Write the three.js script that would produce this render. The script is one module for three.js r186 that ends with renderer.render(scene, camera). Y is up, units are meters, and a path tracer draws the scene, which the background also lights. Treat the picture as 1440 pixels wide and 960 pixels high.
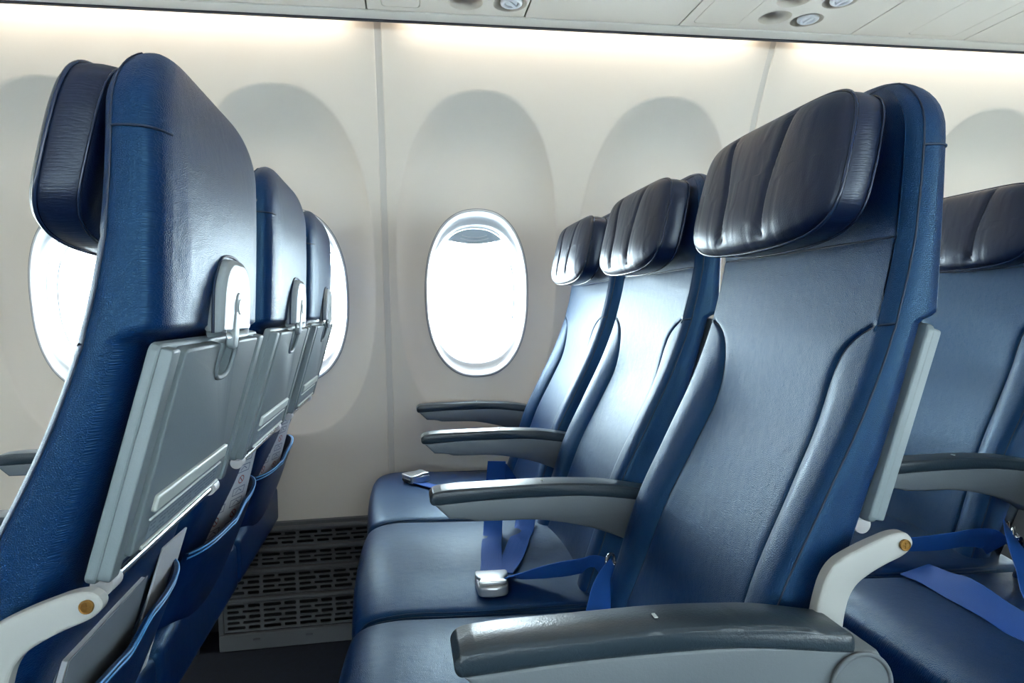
import * as THREE from 'three';
import { mergeGeometries, mergeVertices, toCreasedNormals } from 'three/addons/utils/BufferGeometryUtils.js';
import { RoundedBoxGeometry } from 'three/addons/geometries/RoundedBoxGeometry.js';
import { RectAreaLightUniformsLib } from 'three/addons/lights/RectAreaLightUniformsLib.js';

/* ------------------------------------------------------------------ camera, sky, lights, exposure */
// x runs aft along the cabin, y is up from the floor, the window wall is at negative z, the aisle at z = 0.
const EYE = 0.99;
const scene = new THREE.Scene();
const renderer = new THREE.WebGLRenderer({ antialias: true });
renderer.toneMapping = THREE.LinearToneMapping;
renderer.toneMappingExposure = 0.63;
renderer.shadowMap.enabled = true;
RectAreaLightUniformsLib.init();

const camera = new THREE.PerspectiveCamera(2 * Math.atan(480 / 938.4) * 180 / Math.PI, 1.5, 0.05, 60);
{
  const yaw = 9.2754 * Math.PI / 180, pitch = 2.7247 * Math.PI / 180, roll = -1.0961 * Math.PI / 180;
  const fw = new THREE.Vector3(Math.sin(yaw) * Math.cos(pitch), -Math.sin(pitch), -Math.cos(yaw) * Math.cos(pitch));
  const r0 = new THREE.Vector3(Math.cos(yaw), 0, Math.sin(yaw));
  const u0 = new THREE.Vector3().crossVectors(r0, fw);
  const up = u0.clone().multiplyScalar(Math.cos(roll)).addScaledVector(r0, -Math.sin(roll));
  camera.position.set(0, EYE, 0);
  camera.up.copy(up);
  camera.lookAt(new THREE.Vector3(0, EYE, 0).add(fw));
}
// overcast daylight outside the windows, bright enough to blow them out
scene.background = new THREE.Color().setRGB(0.75, 0.92, 1.0);
scene.backgroundIntensity = 54;

const LIGHT = { cove: 58, ceiling: 0.8 };
const WARM = new THREE.Color().setRGB(1.0, 0.93, 0.84);
const COOL = new THREE.Color().setRGB(1.0, 0.88, 0.73);

/* ------------------------------------------------------------------ helpers */
let seed = 7;
const rnd = () => { seed = (seed * 1664525 + 1013904223) >>> 0; return seed / 4294967296; };
const lerp = (a, b, t) => a + (b - a) * t;
const clamp = (x, a, b) => Math.min(b, Math.max(a, x));
const sstep = (a, b, x) => { const t = clamp((x - a) / (b - a), 0, 1); return t * t * (3 - 2 * t); };
const gauss = (x, s) => Math.exp(-(x / s) * (x / s));
function curve(pts) {                                    // smooth (monotone enough) interpolation of y over x
  const c = pts;
  return (x) => {
    if (x <= c[0][0]) return c[0][1];
    const n = c.length - 1;
    if (x >= c[n][0]) return c[n][1];
    let i = 0; while (x > c[i + 1][0]) i++;
    const [x0, y0] = c[i], [x1, y1] = c[i + 1], h = x1 - x0, t = (x - x0) / h;
    const m = (k) => { if (k === 0) return (c[1][1] - c[0][1]) / (c[1][0] - c[0][0]); if (k === n) return (c[n][1] - c[n - 1][1]) / (c[n][0] - c[n - 1][0]); const a = (c[k][1] - c[k - 1][1]) / (c[k][0] - c[k - 1][0]), b = (c[k + 1][1] - c[k][1]) / (c[k + 1][0] - c[k][0]); return a * b <= 0 ? 0 : 2 * a * b / (a + b); };
    const t2 = t * t, t3 = t2 * t;
    return (2 * t3 - 3 * t2 + 1) * y0 + (t3 - 2 * t2 + t) * h * m(i) + (-2 * t3 + 3 * t2) * y1 + (t3 - t2) * h * m(i + 1);
  };
}
const names = new Map();
function numbered(n) { const k = names.get(n) ?? 0; names.set(n, k + 1); return k ? `${n}_${String(k).padStart(3, '0')}` : n; }
function shade(o) { o.castShadow = true; o.receiveShadow = true; return o; }
function part(parent, name, geo, mat, label) {
  const m = shade(new THREE.Mesh(geo, mat)); m.name = name; parent.add(m);
  if (label) m.userData.label = label;
  return m;
}
function thing(name, label, category, pos = [0, 0, 0], group) {
  const o = new THREE.Group(); o.name = numbered(name); o.position.set(...pos);
  o.userData = { label, category }; if (group) o.userData.group = group;
  scene.add(o); return o;
}
function struct(name, label, category, pos = [0, 0, 0]) {
  const o = new THREE.Group(); o.name = name; o.position.set(...pos);
  o.userData = { label, category, kind: 'structure' }; scene.add(o); return o;
}
// rows of points (each row the same length) -> smooth geometry; closed joins the first and last column
function rowsGeo(rows, { closed = false, capA = false, capB = false, uvs = null } = {}) {
  const nv = rows.length, nu = rows[0].length, pos = [], uv = [], idx = [];
  const cols = closed ? nu + 1 : nu;
  for (let j = 0; j < nv; j++) {
    let run = 0;
    for (let i = 0; i < cols; i++) {
      const p = rows[j][i % nu];
      if (i) { const q = rows[j][(i - 1) % nu]; run += Math.hypot(p[0] - q[0], p[1] - q[1], p[2] - q[2]); }
      pos.push(p[0], p[1], p[2]);
      if (uvs) uv.push(...uvs(p, i, j)); else uv.push(run, p[1]);
    }
  }
  for (let j = 0; j < nv - 1; j++) for (let i = 0; i < cols - 1; i++) {
    const a = j * cols + i, b = a + 1, c = a + cols, d = c + 1;
    idx.push(a, b, d, a, d, c);
  }
  const g = new THREE.BufferGeometry();
  g.setAttribute('position', new THREE.Float32BufferAttribute(pos, 3));
  g.setAttribute('uv', new THREE.Float32BufferAttribute(uv, 2));
  g.setIndex(idx); g.computeVertexNormals();
  const n = g.attributes.normal;
  if (closed) for (let j = 0; j < nv; j++) {
    const a = j * cols, b = a + cols - 1, v = new THREE.Vector3(n.getX(a) + n.getX(b), n.getY(a) + n.getY(b), n.getZ(a) + n.getZ(b)).normalize();
    n.setXYZ(a, v.x, v.y, v.z); n.setXYZ(b, v.x, v.y, v.z);
  }
  const list = [g];
  for (const [on, j, flip] of [[capA, 0, true], [capB, nv - 1, false]]) if (on) {
    const r = rows[j], c = [0, 1, 2].map((k) => r.reduce((s, p) => s + p[k], 0) / r.length), P = [], I = [], U = [];
    P.push(...c); U.push(c[2], c[1]);
    for (const p of r) { P.push(...p); U.push(p[2], p[1]); }
    for (let i = 0; i < r.length; i++) { const a = 1 + i, b = 1 + (i + 1) % r.length; flip ? I.push(0, b, a) : I.push(0, a, b); }
    const h = new THREE.BufferGeometry();
    h.setAttribute('position', new THREE.Float32BufferAttribute(P, 3)); h.setAttribute('uv', new THREE.Float32BufferAttribute(U, 2));
    h.setIndex(I); h.computeVertexNormals(); list.push(h);
  }
  return list.length > 1 ? mergeGeometries(list) : g;
}
function merge(list) { return mergeGeometries(list.map((g) => { const h = g.index ? g.toNonIndexed() : g.clone(); for (const k of Object.keys(h.attributes)) if (!['position', 'normal', 'uv'].includes(k)) h.deleteAttribute(k); return h; })); }
const V = (p) => new THREE.Vector3(...p);
function tube(pts, r, { closed = false, seg = 0, sides = 6 } = {}) {
  const c = new THREE.CatmullRomCurve3(pts.map(V), closed, 'centripetal');
  return new THREE.TubeGeometry(c, seg || Math.max(8, pts.length * 2), r, sides, closed);
}
function shapeOf(pts, smooth = false) {
  const s = new THREE.Shape();
  if (smooth) { s.moveTo(...pts[0]); s.splineThru(pts.slice(1).concat([pts[0]]).map((p) => new THREE.Vector2(...p))); } else pts.forEach((p, i) => (i ? s.lineTo(...p) : s.moveTo(...p)));
  return s;
}
// a polygon with its corners rounded; pts = [x, y, radius]
function rounded(pts) {
  const s = new THREE.Shape(), n = pts.length;
  for (let i = 0; i < n; i++) {
    const p = pts[i], a = pts[(i + n - 1) % n], b = pts[(i + 1) % n], r = p[2] ?? 0;
    const da = Math.hypot(a[0] - p[0], a[1] - p[1]), db = Math.hypot(b[0] - p[0], b[1] - p[1]), ra = Math.min(r, da * 0.48), rb = Math.min(r, db * 0.48);
    const A = [p[0] + (a[0] - p[0]) / da * ra, p[1] + (a[1] - p[1]) / da * ra], B = [p[0] + (b[0] - p[0]) / db * rb, p[1] + (b[1] - p[1]) / db * rb];
    i ? s.lineTo(...A) : s.moveTo(...A);
    if (r) s.quadraticCurveTo(p[0], p[1], B[0], B[1]);
  }
  s.closePath(); return s;
}
const rrect = (x0, y0, x1, y1, r) => rounded([[x0, y0, r], [x1, y0, r], [x1, y1, r], [x0, y1, r]]);
// shape in x, y pushed along z, centred on z = 0, edges rounded by bev
function slab(shape, depth, bev = 0.003, { steps = 1, segs = 8, bs = 3, crease = 0.7, raw = false } = {}) {
  const g = new THREE.ExtrudeGeometry(shape, { depth: Math.max(depth - 2 * bev, 1e-4), bevelEnabled: bev > 0, bevelThickness: bev, bevelSize: bev, bevelOffset: -bev, bevelSegments: bs, curveSegments: segs, steps });
  g.translate(0, 0, -Math.max(depth - 2 * bev, 1e-4) / 2);
  return raw ? g : toCreasedNormals(g, crease);
}
const rbox = (w, h, d, r = 0.003, s = 2) => new RoundedBoxGeometry(w, h, d, s, Math.min(r, w / 2.01, h / 2.01, d / 2.01));
const at = (g, x, y, z) => { g.translate(x, y, z); return g; };
const cyl = (r, len, axis = 'z', n = 24) => { const g = new THREE.CylinderGeometry(r, r, len, n); if (axis === 'z') g.rotateX(Math.PI / 2); if (axis === 'x') g.rotateZ(Math.PI / 2); return g; };
// a flat strap: centre points and the direction its width runs in at each of them
function ribbon(pts, dirs, w, th = 0.0022, n = 40) {
  const c = new THREE.CatmullRomCurve3(pts.map(V), false, 'centripetal'), d = new THREE.CatmullRomCurve3(dirs.map(V), false, 'catmullrom'), rows = [];
  for (let i = 0; i <= n; i++) {
    const t = i / n, p = c.getPoint(t), tan = c.getTangent(t), q = d.getPoint(t); q.addScaledVector(tan, -q.dot(tan)).normalize();
    const up = new THREE.Vector3().crossVectors(tan, q).normalize(), row = [];
    for (const [a, b] of [[-1, 0], [-0.97, 1], [-0.5, 1], [0, 1], [0.5, 1], [0.97, 1], [1, 0], [0.97, -1], [0, -1], [-0.97, -1]]) { const v = p.clone().addScaledVector(q, a * w / 2).addScaledVector(up, b * th / 2); row.push([v.x, v.y, v.z]); }
    rows.push(row);
  }
  return rowsGeo(rows, { closed: true, capA: true, capB: true });
}
const lift = (g) => { g.translate(0, EYE, 0); return g; };      // measured heights are counted from the eye

/* ------------------------------------------------------------------ materials */
function noiseTex(n, fn) {
  const d = new Uint8Array(n * n * 4);
  for (let y = 0; y < n; y++) for (let x = 0; x < n; x++) { const v = clamp(fn(x / n, y / n), 0, 1) * 255, o = (y * n + x) * 4; d[o] = d[o + 1] = d[o + 2] = v; d[o + 3] = 255; }
  const t = new THREE.DataTexture(d, n, n); t.wrapS = t.wrapT = THREE.RepeatWrapping; t.magFilter = THREE.LinearFilter; t.minFilter = THREE.LinearMipmapLinearFilter; t.generateMipmaps = true; t.needsUpdate = true;
  return t;
}
function lattice(n, s) { const a = []; let k = s; for (let i = 0; i < n * n; i++) { k = (k * 1664525 + 1013904223) >>> 0; a.push(k / 4294967296); } return (u, v) => { const x = u * n, y = v * n, i = Math.floor(x), j = Math.floor(y), f = x - i, g = y - j, F = f * f * (3 - 2 * f), G = g * g * (3 - 2 * g), A = (p, q) => a[((q % n + n) % n) * n + ((p % n + n) % n)]; return lerp(lerp(A(i, j), A(i + 1, j), F), lerp(A(i, j + 1), A(i + 1, j + 1), F), G); }; }
function cells(n, s) {                                    // tileable cell noise: distance to the nearest and second nearest seed
  const p = []; let k = s; const r = () => { k = (k * 1664525 + 1013904223) >>> 0; return k / 4294967296; };
  for (let i = 0; i < n * n; i++) p.push([r(), r()]);
  return (u, v) => { const x = u * n, y = v * n, i = Math.floor(x), j = Math.floor(y); let a = 9, b = 9; for (let dj = -1; dj <= 1; dj++) for (let di = -1; di <= 1; di++) { const q = p[((j + dj + n) % n) * n + ((i + di + n) % n)], d = Math.hypot(i + di + q[0] - x, j + dj + q[1] - y); if (d < a) { b = a; a = d; } else if (d < b) b = d; } return [a, b]; };
}
const pebble = cells(56, 11), soft1 = lattice(10, 3), soft2 = lattice(24, 9), soft3 = lattice(64, 21);
const leatherBump = noiseTex(512, (u, v) => { const [a, b] = pebble(u, v); return 0.35 * sstep(0.02, 0.3, b - a) + 0.45 * soft1(u, v) + 0.2 * soft2(u, v); });
leatherBump.repeat.set(1 / 0.11, 1 / 0.11);
const wr1 = lattice(16, 31), wr2 = lattice(7, 5);
const creaseBump = noiseTex(512, (u, v) => { const [a, b] = pebble(u, v); const w = wr1(u * 1 + 0.0, (v * 0.25 + 0.13 * wr2(u, v)) % 1); return 0.16 * sstep(0.02, 0.3, b - a) + 0.84 * sstep(0.15, 0.85, w) ; });
creaseBump.repeat.set(1 / 0.16, 1 / 0.16);
const roughVar = noiseTex(256, (u, v) => 0.5 + 0.35 * (soft1(u, v) - 0.5) + 0.3 * (soft2(u, v) - 0.5));
roughVar.repeat.set(1 / 0.3, 1 / 0.3);
const fineBump = noiseTex(256, (u, v) => 0.5 * soft3(u, v) + 0.5 * soft2(u, v)); fineBump.repeat.set(1 / 0.05, 1 / 0.05);
const webBump = noiseTex(128, (u, v) => 0.5 + 0.5 * Math.sin(u * Math.PI * 2 * 16) * Math.sin(v * Math.PI * 2 * 16)); webBump.repeat.set(1 / 0.03, 1 / 0.03);
const carpetTone = noiseTex(256, (u, v) => 0.45 + 0.3 * soft3(u, v) + 0.25 * soft2(u, v)); carpetTone.repeat.set(1 / 0.25, 1 / 0.25);
const std = (hex, roughness, more = {}) => new THREE.MeshStandardMaterial({ color: hex, roughness, ...more });
const M = {
  leather: new THREE.MeshPhysicalMaterial({ color: 0x052551, roughness: 0.33, specularIntensity: 1, ior: 1.5, specularColor: new THREE.Color().setRGB(0.35, 0.75, 1.0), bumpMap: leatherBump, bumpScale: 0.0006 }),
  headLeather: new THREE.MeshPhysicalMaterial({ color: 0x0c1a35, roughness: 0.36, specularIntensity: 1, specularColor: new THREE.Color().setRGB(0.85, 0.92, 1.0), bumpMap: creaseBump, bumpScale: 0.0005 }),  // same leather, its darker, greyer look under warm light put into the colour
  seam: std(0x0c2440, 0.5),
  piping: std(0x1c2c47, 0.25),
  pocketPiping: std(0x4f93cf, 0.4),
  wall: std(0xefe6d9, 0.5, { bumpMap: fineBump, bumpScale: 0.00008 }),
  joint: std(0xdfd8ce, 0.5),
  bezel: std(0xe6e8ea, 0.4),
  sleeve: std(0xe4e6e8, 0.5),
  shadePlastic: std(0xc3cdd4, 0.5),
  gasket: std(0x4a4d52, 0.6),
  rimGap: std(0x8f9194, 0.6),
  pane: new THREE.MeshPhysicalMaterial({ color: 0xffffff, roughness: 0.02, transmission: 1, thickness: 0, ior: 1.45 }),
  ceiling: std(0xded3c4, 0.55, { bumpMap: fineBump, bumpScale: 0.00008 }),
  trim: std(0xe2ddd2, 0.4),
  darkStrip: std(0x2b2c34, 0.8),
  armBody: std(0x697279, 0.45, { bumpMap: fineBump, bumpScale: 0.0001 }),
  armPad: std(0x2a3741, 0.32, { bumpMap: fineBump, bumpScale: 0.0002 }),
  tray: std(0x7f8c92, 0.42, { bumpMap: fineBump, bumpScale: 0.0001 }),
  trayBar: std(0xdde6e2, 0.4),
  latch: std(0xa7b2b8, 0.38),
  bracket: std(0xb2b5b3, 0.45),
  knob: std(0xe6e6e8, 0.35),
  chrome: std(0xc9ccd0, 0.22, { metalness: 1 }),
  buckle: std(0xd2d4d6, 0.3, { metalness: 0.85 }),
  brass: std(0x9a7440, 0.35, { metalness: 1 }),
  darkMetal: std(0x2a2c30, 0.4, { metalness: 0.6 }),
  webbing: std(0x064c9e, 0.7, { bumpMap: webBump, bumpScale: 0.0004 }),
  grille: std(0x56595d, 0.5),
  grilleShade: std(0x2b2d30, 0.95),  // charcoal backing colour stands in for shade behind the grille slots
  carpet: std(0x061026, 0.95, { map: carpetTone }),
  bulkhead: std(0xd9d5cc, 0.6),
  bin: std(0xe3dfd7, 0.5),
  paper: std(0xd9dbe0, 0.6),
  cover: std(0x7c858e, 0.4),
};

/* ------------------------------------------------------------------ the side wall */
const PITCH = 0.55, W3 = 0.231, WY = 0.0485;             // window spacing, the window ahead of the middle row, window height
const wallZ = (y) => -(0.358 + (y > -0.2 ? Math.sqrt(2.89 - (y + 0.2) ** 2) : 1.7));
const RC = 0.12, RHW = 0.243, RHH = 0.482, RN = 2.5;      // the hollow round each window
const rq = (x, y) => (Math.abs(x / RHW) ** RN + Math.abs((y - RC) / RHH) ** RN) ** (1 / RN);
const hollow = (x, y) => { const q = rq(x, y), t = clamp((q - 0.5) / 0.5, 0, 1); return lerp(0.022, 0.044, sstep(-0.30, 0.5, y)) * (1 - t ** 4); };
const surf = (x, y) => wallZ(y) - hollow(x, y);
const oval = (th, hw, hh, n = 2.35) => { const c = Math.cos(th), s = Math.sin(th); return [hw * Math.sign(c) * Math.abs(c) ** (2 / n), hh * Math.sign(s) * Math.abs(s) ** (2 / n)]; };
const WALL_TOP = 0.93, WALL_BOT = -0.63, HOLE = [0.157, 0.2535];
function wallCell(x0, x1) {                               // one window's piece of wall, from x0 to x1 beside the window's centre
  const N = 160, rows = [];
  const th = []; for (let i = 0; i < N; i++) th.push(i / N * Math.PI * 2);
  for (const [cx, cy] of [[x0, WALL_BOT], [x1, WALL_BOT], [x0, WALL_TOP], [x1, WALL_TOP]]) th.push((Math.atan2(cy - WY, cx) + Math.PI * 2) % (Math.PI * 2));
  th.sort((a, b) => a - b);
  const rays = th.map((t) => {
    const c = Math.cos(t), s = Math.sin(t);
    const rect = Math.min(c > 1e-9 ? x1 / c : c < -1e-9 ? x0 / c : 1e9, s > 1e-9 ? (WALL_TOP - WY) / s : s < -1e-9 ? (WALL_BOT - WY) / s : 1e9);
    const hole = 1 / ((Math.abs(c / HOLE[0]) ** 2.35 + Math.abs(s / HOLE[1]) ** 2.35) ** (1 / 2.35));
    const find = (q) => { let a = 0, b = 2; for (let k = 0; k < 40; k++) { const m = (a + b) / 2; rq(m * c, WY + m * s) < q ? a = m : b = m; } return Math.min(a, rect * 0.995); };
    const stops = [[hole, 0], [Math.max(hole * 1.02, find(0.8)), 8], [Math.max(hole * 1.03, find(0.93)), 7], [find(1.0), 7], [find(1.015), 1], [rect, 14]], out = [];
    stops.forEach(([r, k], i) => { if (!i) out.push(r); else for (let j = 1; j <= k; j++) out.push(lerp(stops[i - 1][0], r, j / k)); });
    return [c, s, out];
  });
  for (let j = 0; j < rays[0][2].length; j++) rows.push(rays.map(([c, s, r]) => { const x = c * r[j], y = WY + s * r[j]; return [x, y, surf(x, y)]; }));
  return rowsGeo(rows, { closed: true, uvs: (p) => [p[0], p[1]] });
}
const JOINT = 0.022;
function panelGeo() {                                     // a panel holds two windows; its side edges turn back into the joint
  const a = wallCell(-PITCH / 2 + JOINT / 2, PITCH / 2), b = wallCell(-PITCH / 2, PITCH / 2 - JOINT / 2);
  a.translate(-PITCH / 2, 0, 0); b.translate(PITCH / 2, 0, 0);
  const edges = [];
  for (const s of [-1, 1]) {
    const rows = [];
    for (let j = 0; j <= 40; j++) { const y = lerp(WALL_BOT, WALL_TOP, j / 40), z = wallZ(y); const r = [[s * (PITCH - JOINT / 2), y, z], [s * (PITCH - JOINT / 2 + 0.002), y, z - 0.001], [s * (PITCH - JOINT / 2 + 0.003), y, z - 0.004], [s * (PITCH - JOINT / 2 + 0.003), y, z - 0.03]]; rows.push(s > 0 ? r : r.reverse()); }
    edges.push(rowsGeo(rows));
  }
  return lift(merge([a, b, ...edges]));
}
function jointGeo(depth = 0.0022, w = JOINT + 0.012) {
  const rows = [];
  for (let j = 0; j <= 40; j++) { const y = lerp(WALL_BOT, WALL_TOP, j / 40), z = wallZ(y) - depth; rows.push([[-w / 2, y, z - 0.001], [-0.006, y, z], [-0.0055, y, z - 0.0012], [0.0055, y, z - 0.0012], [0.006, y, z], [w / 2, y, z - 0.001]]); }
  return lift(rowsGeo(rows));
}
// window parts, built round x = 0 at their true height
const slope = (surf(0, WY + 0.05) - surf(0, WY - 0.05)) / 0.1;
const plane = (y, d) => surf(0, WY) + slope * (y - WY) - d;
function ovalRows(list, cy = 0) { return list.map(([hw, hh, d, follow]) => { const r = []; for (let i = 0; i < 96; i++) { const [x, y] = oval(-i / 96 * Math.PI * 2, hw, hh); const Y = WY + y + cy; r.push([x, Y, follow ? surf(x, Y) + d : plane(Y, d)]); } return r; }); }
const winParts = {
  bezel: lift(rowsGeo(ovalRows([[0.1595, 0.256, -0.004, 1], [0.1595, 0.256, 0.002, 1], [0.158, 0.2545, 0.004, 1], [0.155, 0.251, 0.0035, 1], [0.1535, 0.2475, 0.000, 1], [0.151, 0.238, 0.006], [0.1485, 0.226, 0.011], [0.147, 0.218, 0.014], [0.1455, 0.2145, 0.017], [0.1445, 0.213, 0.022], [0.143, 0.2115, 0.05], [0.139, 0.209, 0.052]]), { closed: true })),
  sleeve: lift(rowsGeo(ovalRows([[0.139, 0.209, 0.052], [0.1385, 0.2105, 0.056], [0.138, 0.209, 0.066], [0.134, 0.203, 0.09], [0.130, 0.197, 0.115], [0.30, 0.40, 0.118]]), { closed: true })),
  gasket: lift(tube(ovalRows([[0.1315, 0.199, 0.094]])[0].filter((_, i) => i % 2 === 0), 0.0016, { closed: true, seg: 96 })),
};
{
  const flat = (hw, hh, d) => { const s = new THREE.Shape(); for (let i = 0; i < 96; i++) { const [x, y] = oval(i / 96 * Math.PI * 2, hw, hh); i ? s.lineTo(x, y) : s.moveTo(x, y); } const g = new THREE.ShapeGeometry(s), p = g.attributes.position; for (let i = 0; i < p.count; i++) { const y = p.getY(i) + WY; p.setXYZ(i, p.getX(i), y, plane(y, d)); } g.computeVertexNormals(); return lift(g); };
  winParts.pane = flat(0.1375, 0.2085, 0.068);
  winParts.outer_pane = flat(0.1305, 0.198, 0.112);
  // the raised shade: a curved plate that hangs a little way into the opening, with a grip along its lower edge
  const s = new THREE.Shape(), pts = [];
  for (let i = 0; i <= 40; i++) { const [x, y] = oval(lerp(0.6, Math.PI - 0.6, i / 40), 0.1365, 0.2075); if (y > 0.168) pts.push([x, y]); }
  s.moveTo(...pts[0]); pts.slice(1).forEach((p) => s.lineTo(...p));
  const [lx, ly] = pts[pts.length - 1]; for (let i = 1; i < 20; i++) { const t = i / 20; s.lineTo(lerp(lx, pts[0][0], t), ly - 0.012 * Math.sin(Math.PI * t)); }
  const bend = (g, d) => { const p = g.attributes.position; for (let i = 0; i < p.count; i++) { const y = p.getY(i) + WY; p.setXYZ(i, p.getX(i), y, p.getZ(i) + plane(y, d)); } g.computeVertexNormals(); return lift(g); };
  winParts.shade = bend(slab(s, 0.004, 0.0008, { bs: 1 }), 0.06);
  const arc = (dy, x0) => tube([-1, -0.6, -0.2, 0.2, 0.6, 1].map((t) => [t * x0, ly + 0.006 + dy - 0.008 * (1 - t * t) + WY, plane(ly + WY, 0.056)]), 0.0016);
  winParts.grip = lift(merge([arc(0, 0.045), arc(0.009, 0.04)]));
}
winParts.rim_gap = lift(tube(ovalRows([[0.1605, 0.2572, 0.0005, 1]])[0].filter((_, i) => i % 2 === 0), 0.0011, { closed: true, seg: 120 }));
const winMat = { rim_gap: M.rimGap, bezel: M.bezel, sleeve: M.sleeve, gasket: M.gasket, pane: M.pane, outer_pane: M.pane, shade: M.shadePlastic, grip: M.bezel };
function buildWindow(n, x, far) {
  const o = struct(`window_${n}`, far ? 'oval cabin window across the aisle, shade up' : 'oval cabin window with white rim in the side wall, shade up', 'window', [x, 0, 0]);
  if (far) o.rotation.y = Math.PI;
  o.userData.group = far ? 'windows across the aisle' : 'cabin windows beside the seats';
  const b = part(o, 'bezel', winParts.bezel, winMat.bezel);
  for (const k of ['sleeve', 'gasket', 'pane', 'outer_pane', 'rim_gap']) part(o, k, winParts[k], winMat[k]);
  const s = part(o, 'shade', winParts.shade, winMat.shade); part(s, 'grip', winParts.grip, winMat.grip);
}
const X_FWD = -2.52, X_AFT = 3.6;
const pGeo = panelGeo(), jGeo = jointGeo();
let winNo = 1;
for (const far of [false, true]) {
  const w = struct(far ? 'wall_aisle_side' : 'wall_window_side', far ? 'cream cabin side wall across the aisle' : 'cream curved cabin side wall of moulded panels', 'wall');
  if (far) w.rotation.y = Math.PI;
  const xs = [-2, -1, 0, 1, 2, 3].map((k) => W3 + PITCH / 2 + k * 2 * PITCH - (far ? 1.0 : 0)).filter((x) => x > -2.3 && x < 3.8);
  const use = far ? [-2, -1, 0, 1, 2].map((k) => k * 2 * PITCH) : [-2, -1, 0, 1, 2].map((k) => W3 + PITCH / 2 + k * 2 * PITCH);
  for (const x of use) {
    part(w, 'wall_panel', pGeo, M.wall).position.x = x;
    part(w, 'joint_strip', jGeo, M.joint).position.x = x - PITCH;
    for (const d of [-PITCH / 2, PITCH / 2]) buildWindow(winNo++, far ? -(x + d) : x + d, far);
  }
  part(w, 'joint_strip', jGeo, M.joint).position.x = use[4] + PITCH;
  // lower wall behind the grilles and at the ends
  const low = new THREE.BoxGeometry(6.8, 0.44, 0.04); low.translate(0.5 * (far ? -1 : 1), 0.18, -2.19); part(w, 'lower_wall', low, M.grilleShade);
  const ledge = new THREE.BoxGeometry(6.8, 0.012, 0.17); ledge.translate(0.5 * (far ? -1 : 1), 0.366, -2.125); part(w, 'lower_ledge', ledge, M.grille);
  if (far) { const kick = new THREE.BoxGeometry(6.8, 0.36, 0.02); kick.translate(-0.5, 0.18, -2.05); part(w, 'kick_panel', kick, M.grille); }
}

/* floor, ends */
{
  const f = struct('floor', 'dark navy carpeted cabin floor', 'floor');
  const g = new THREE.BoxGeometry(6.8, 0.04, 4.5); const p = g.attributes.position, uv = g.attributes.uv; g.translate(0.5, -0.02, 0);
  for (let i = 0; i < p.count; i++) uv.setXY(i, p.getX(i), p.getZ(i));
  part(f, 'carpet', g, M.carpet);
  for (const [name, x, label] of [['wall_forward', X_FWD - 0.2, 'pale bulkhead at the forward end of the cabin'], ['wall_aft', X_AFT - 0.25, 'pale bulkhead at the aft end of the cabin']]) {
    const o = struct(name, label, 'wall'); part(o, 'bulkhead_panel', at(new THREE.BoxGeometry(0.04, 2.6, 4.5), x, 1.28, 0), M.bulkhead);
  }
}

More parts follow.
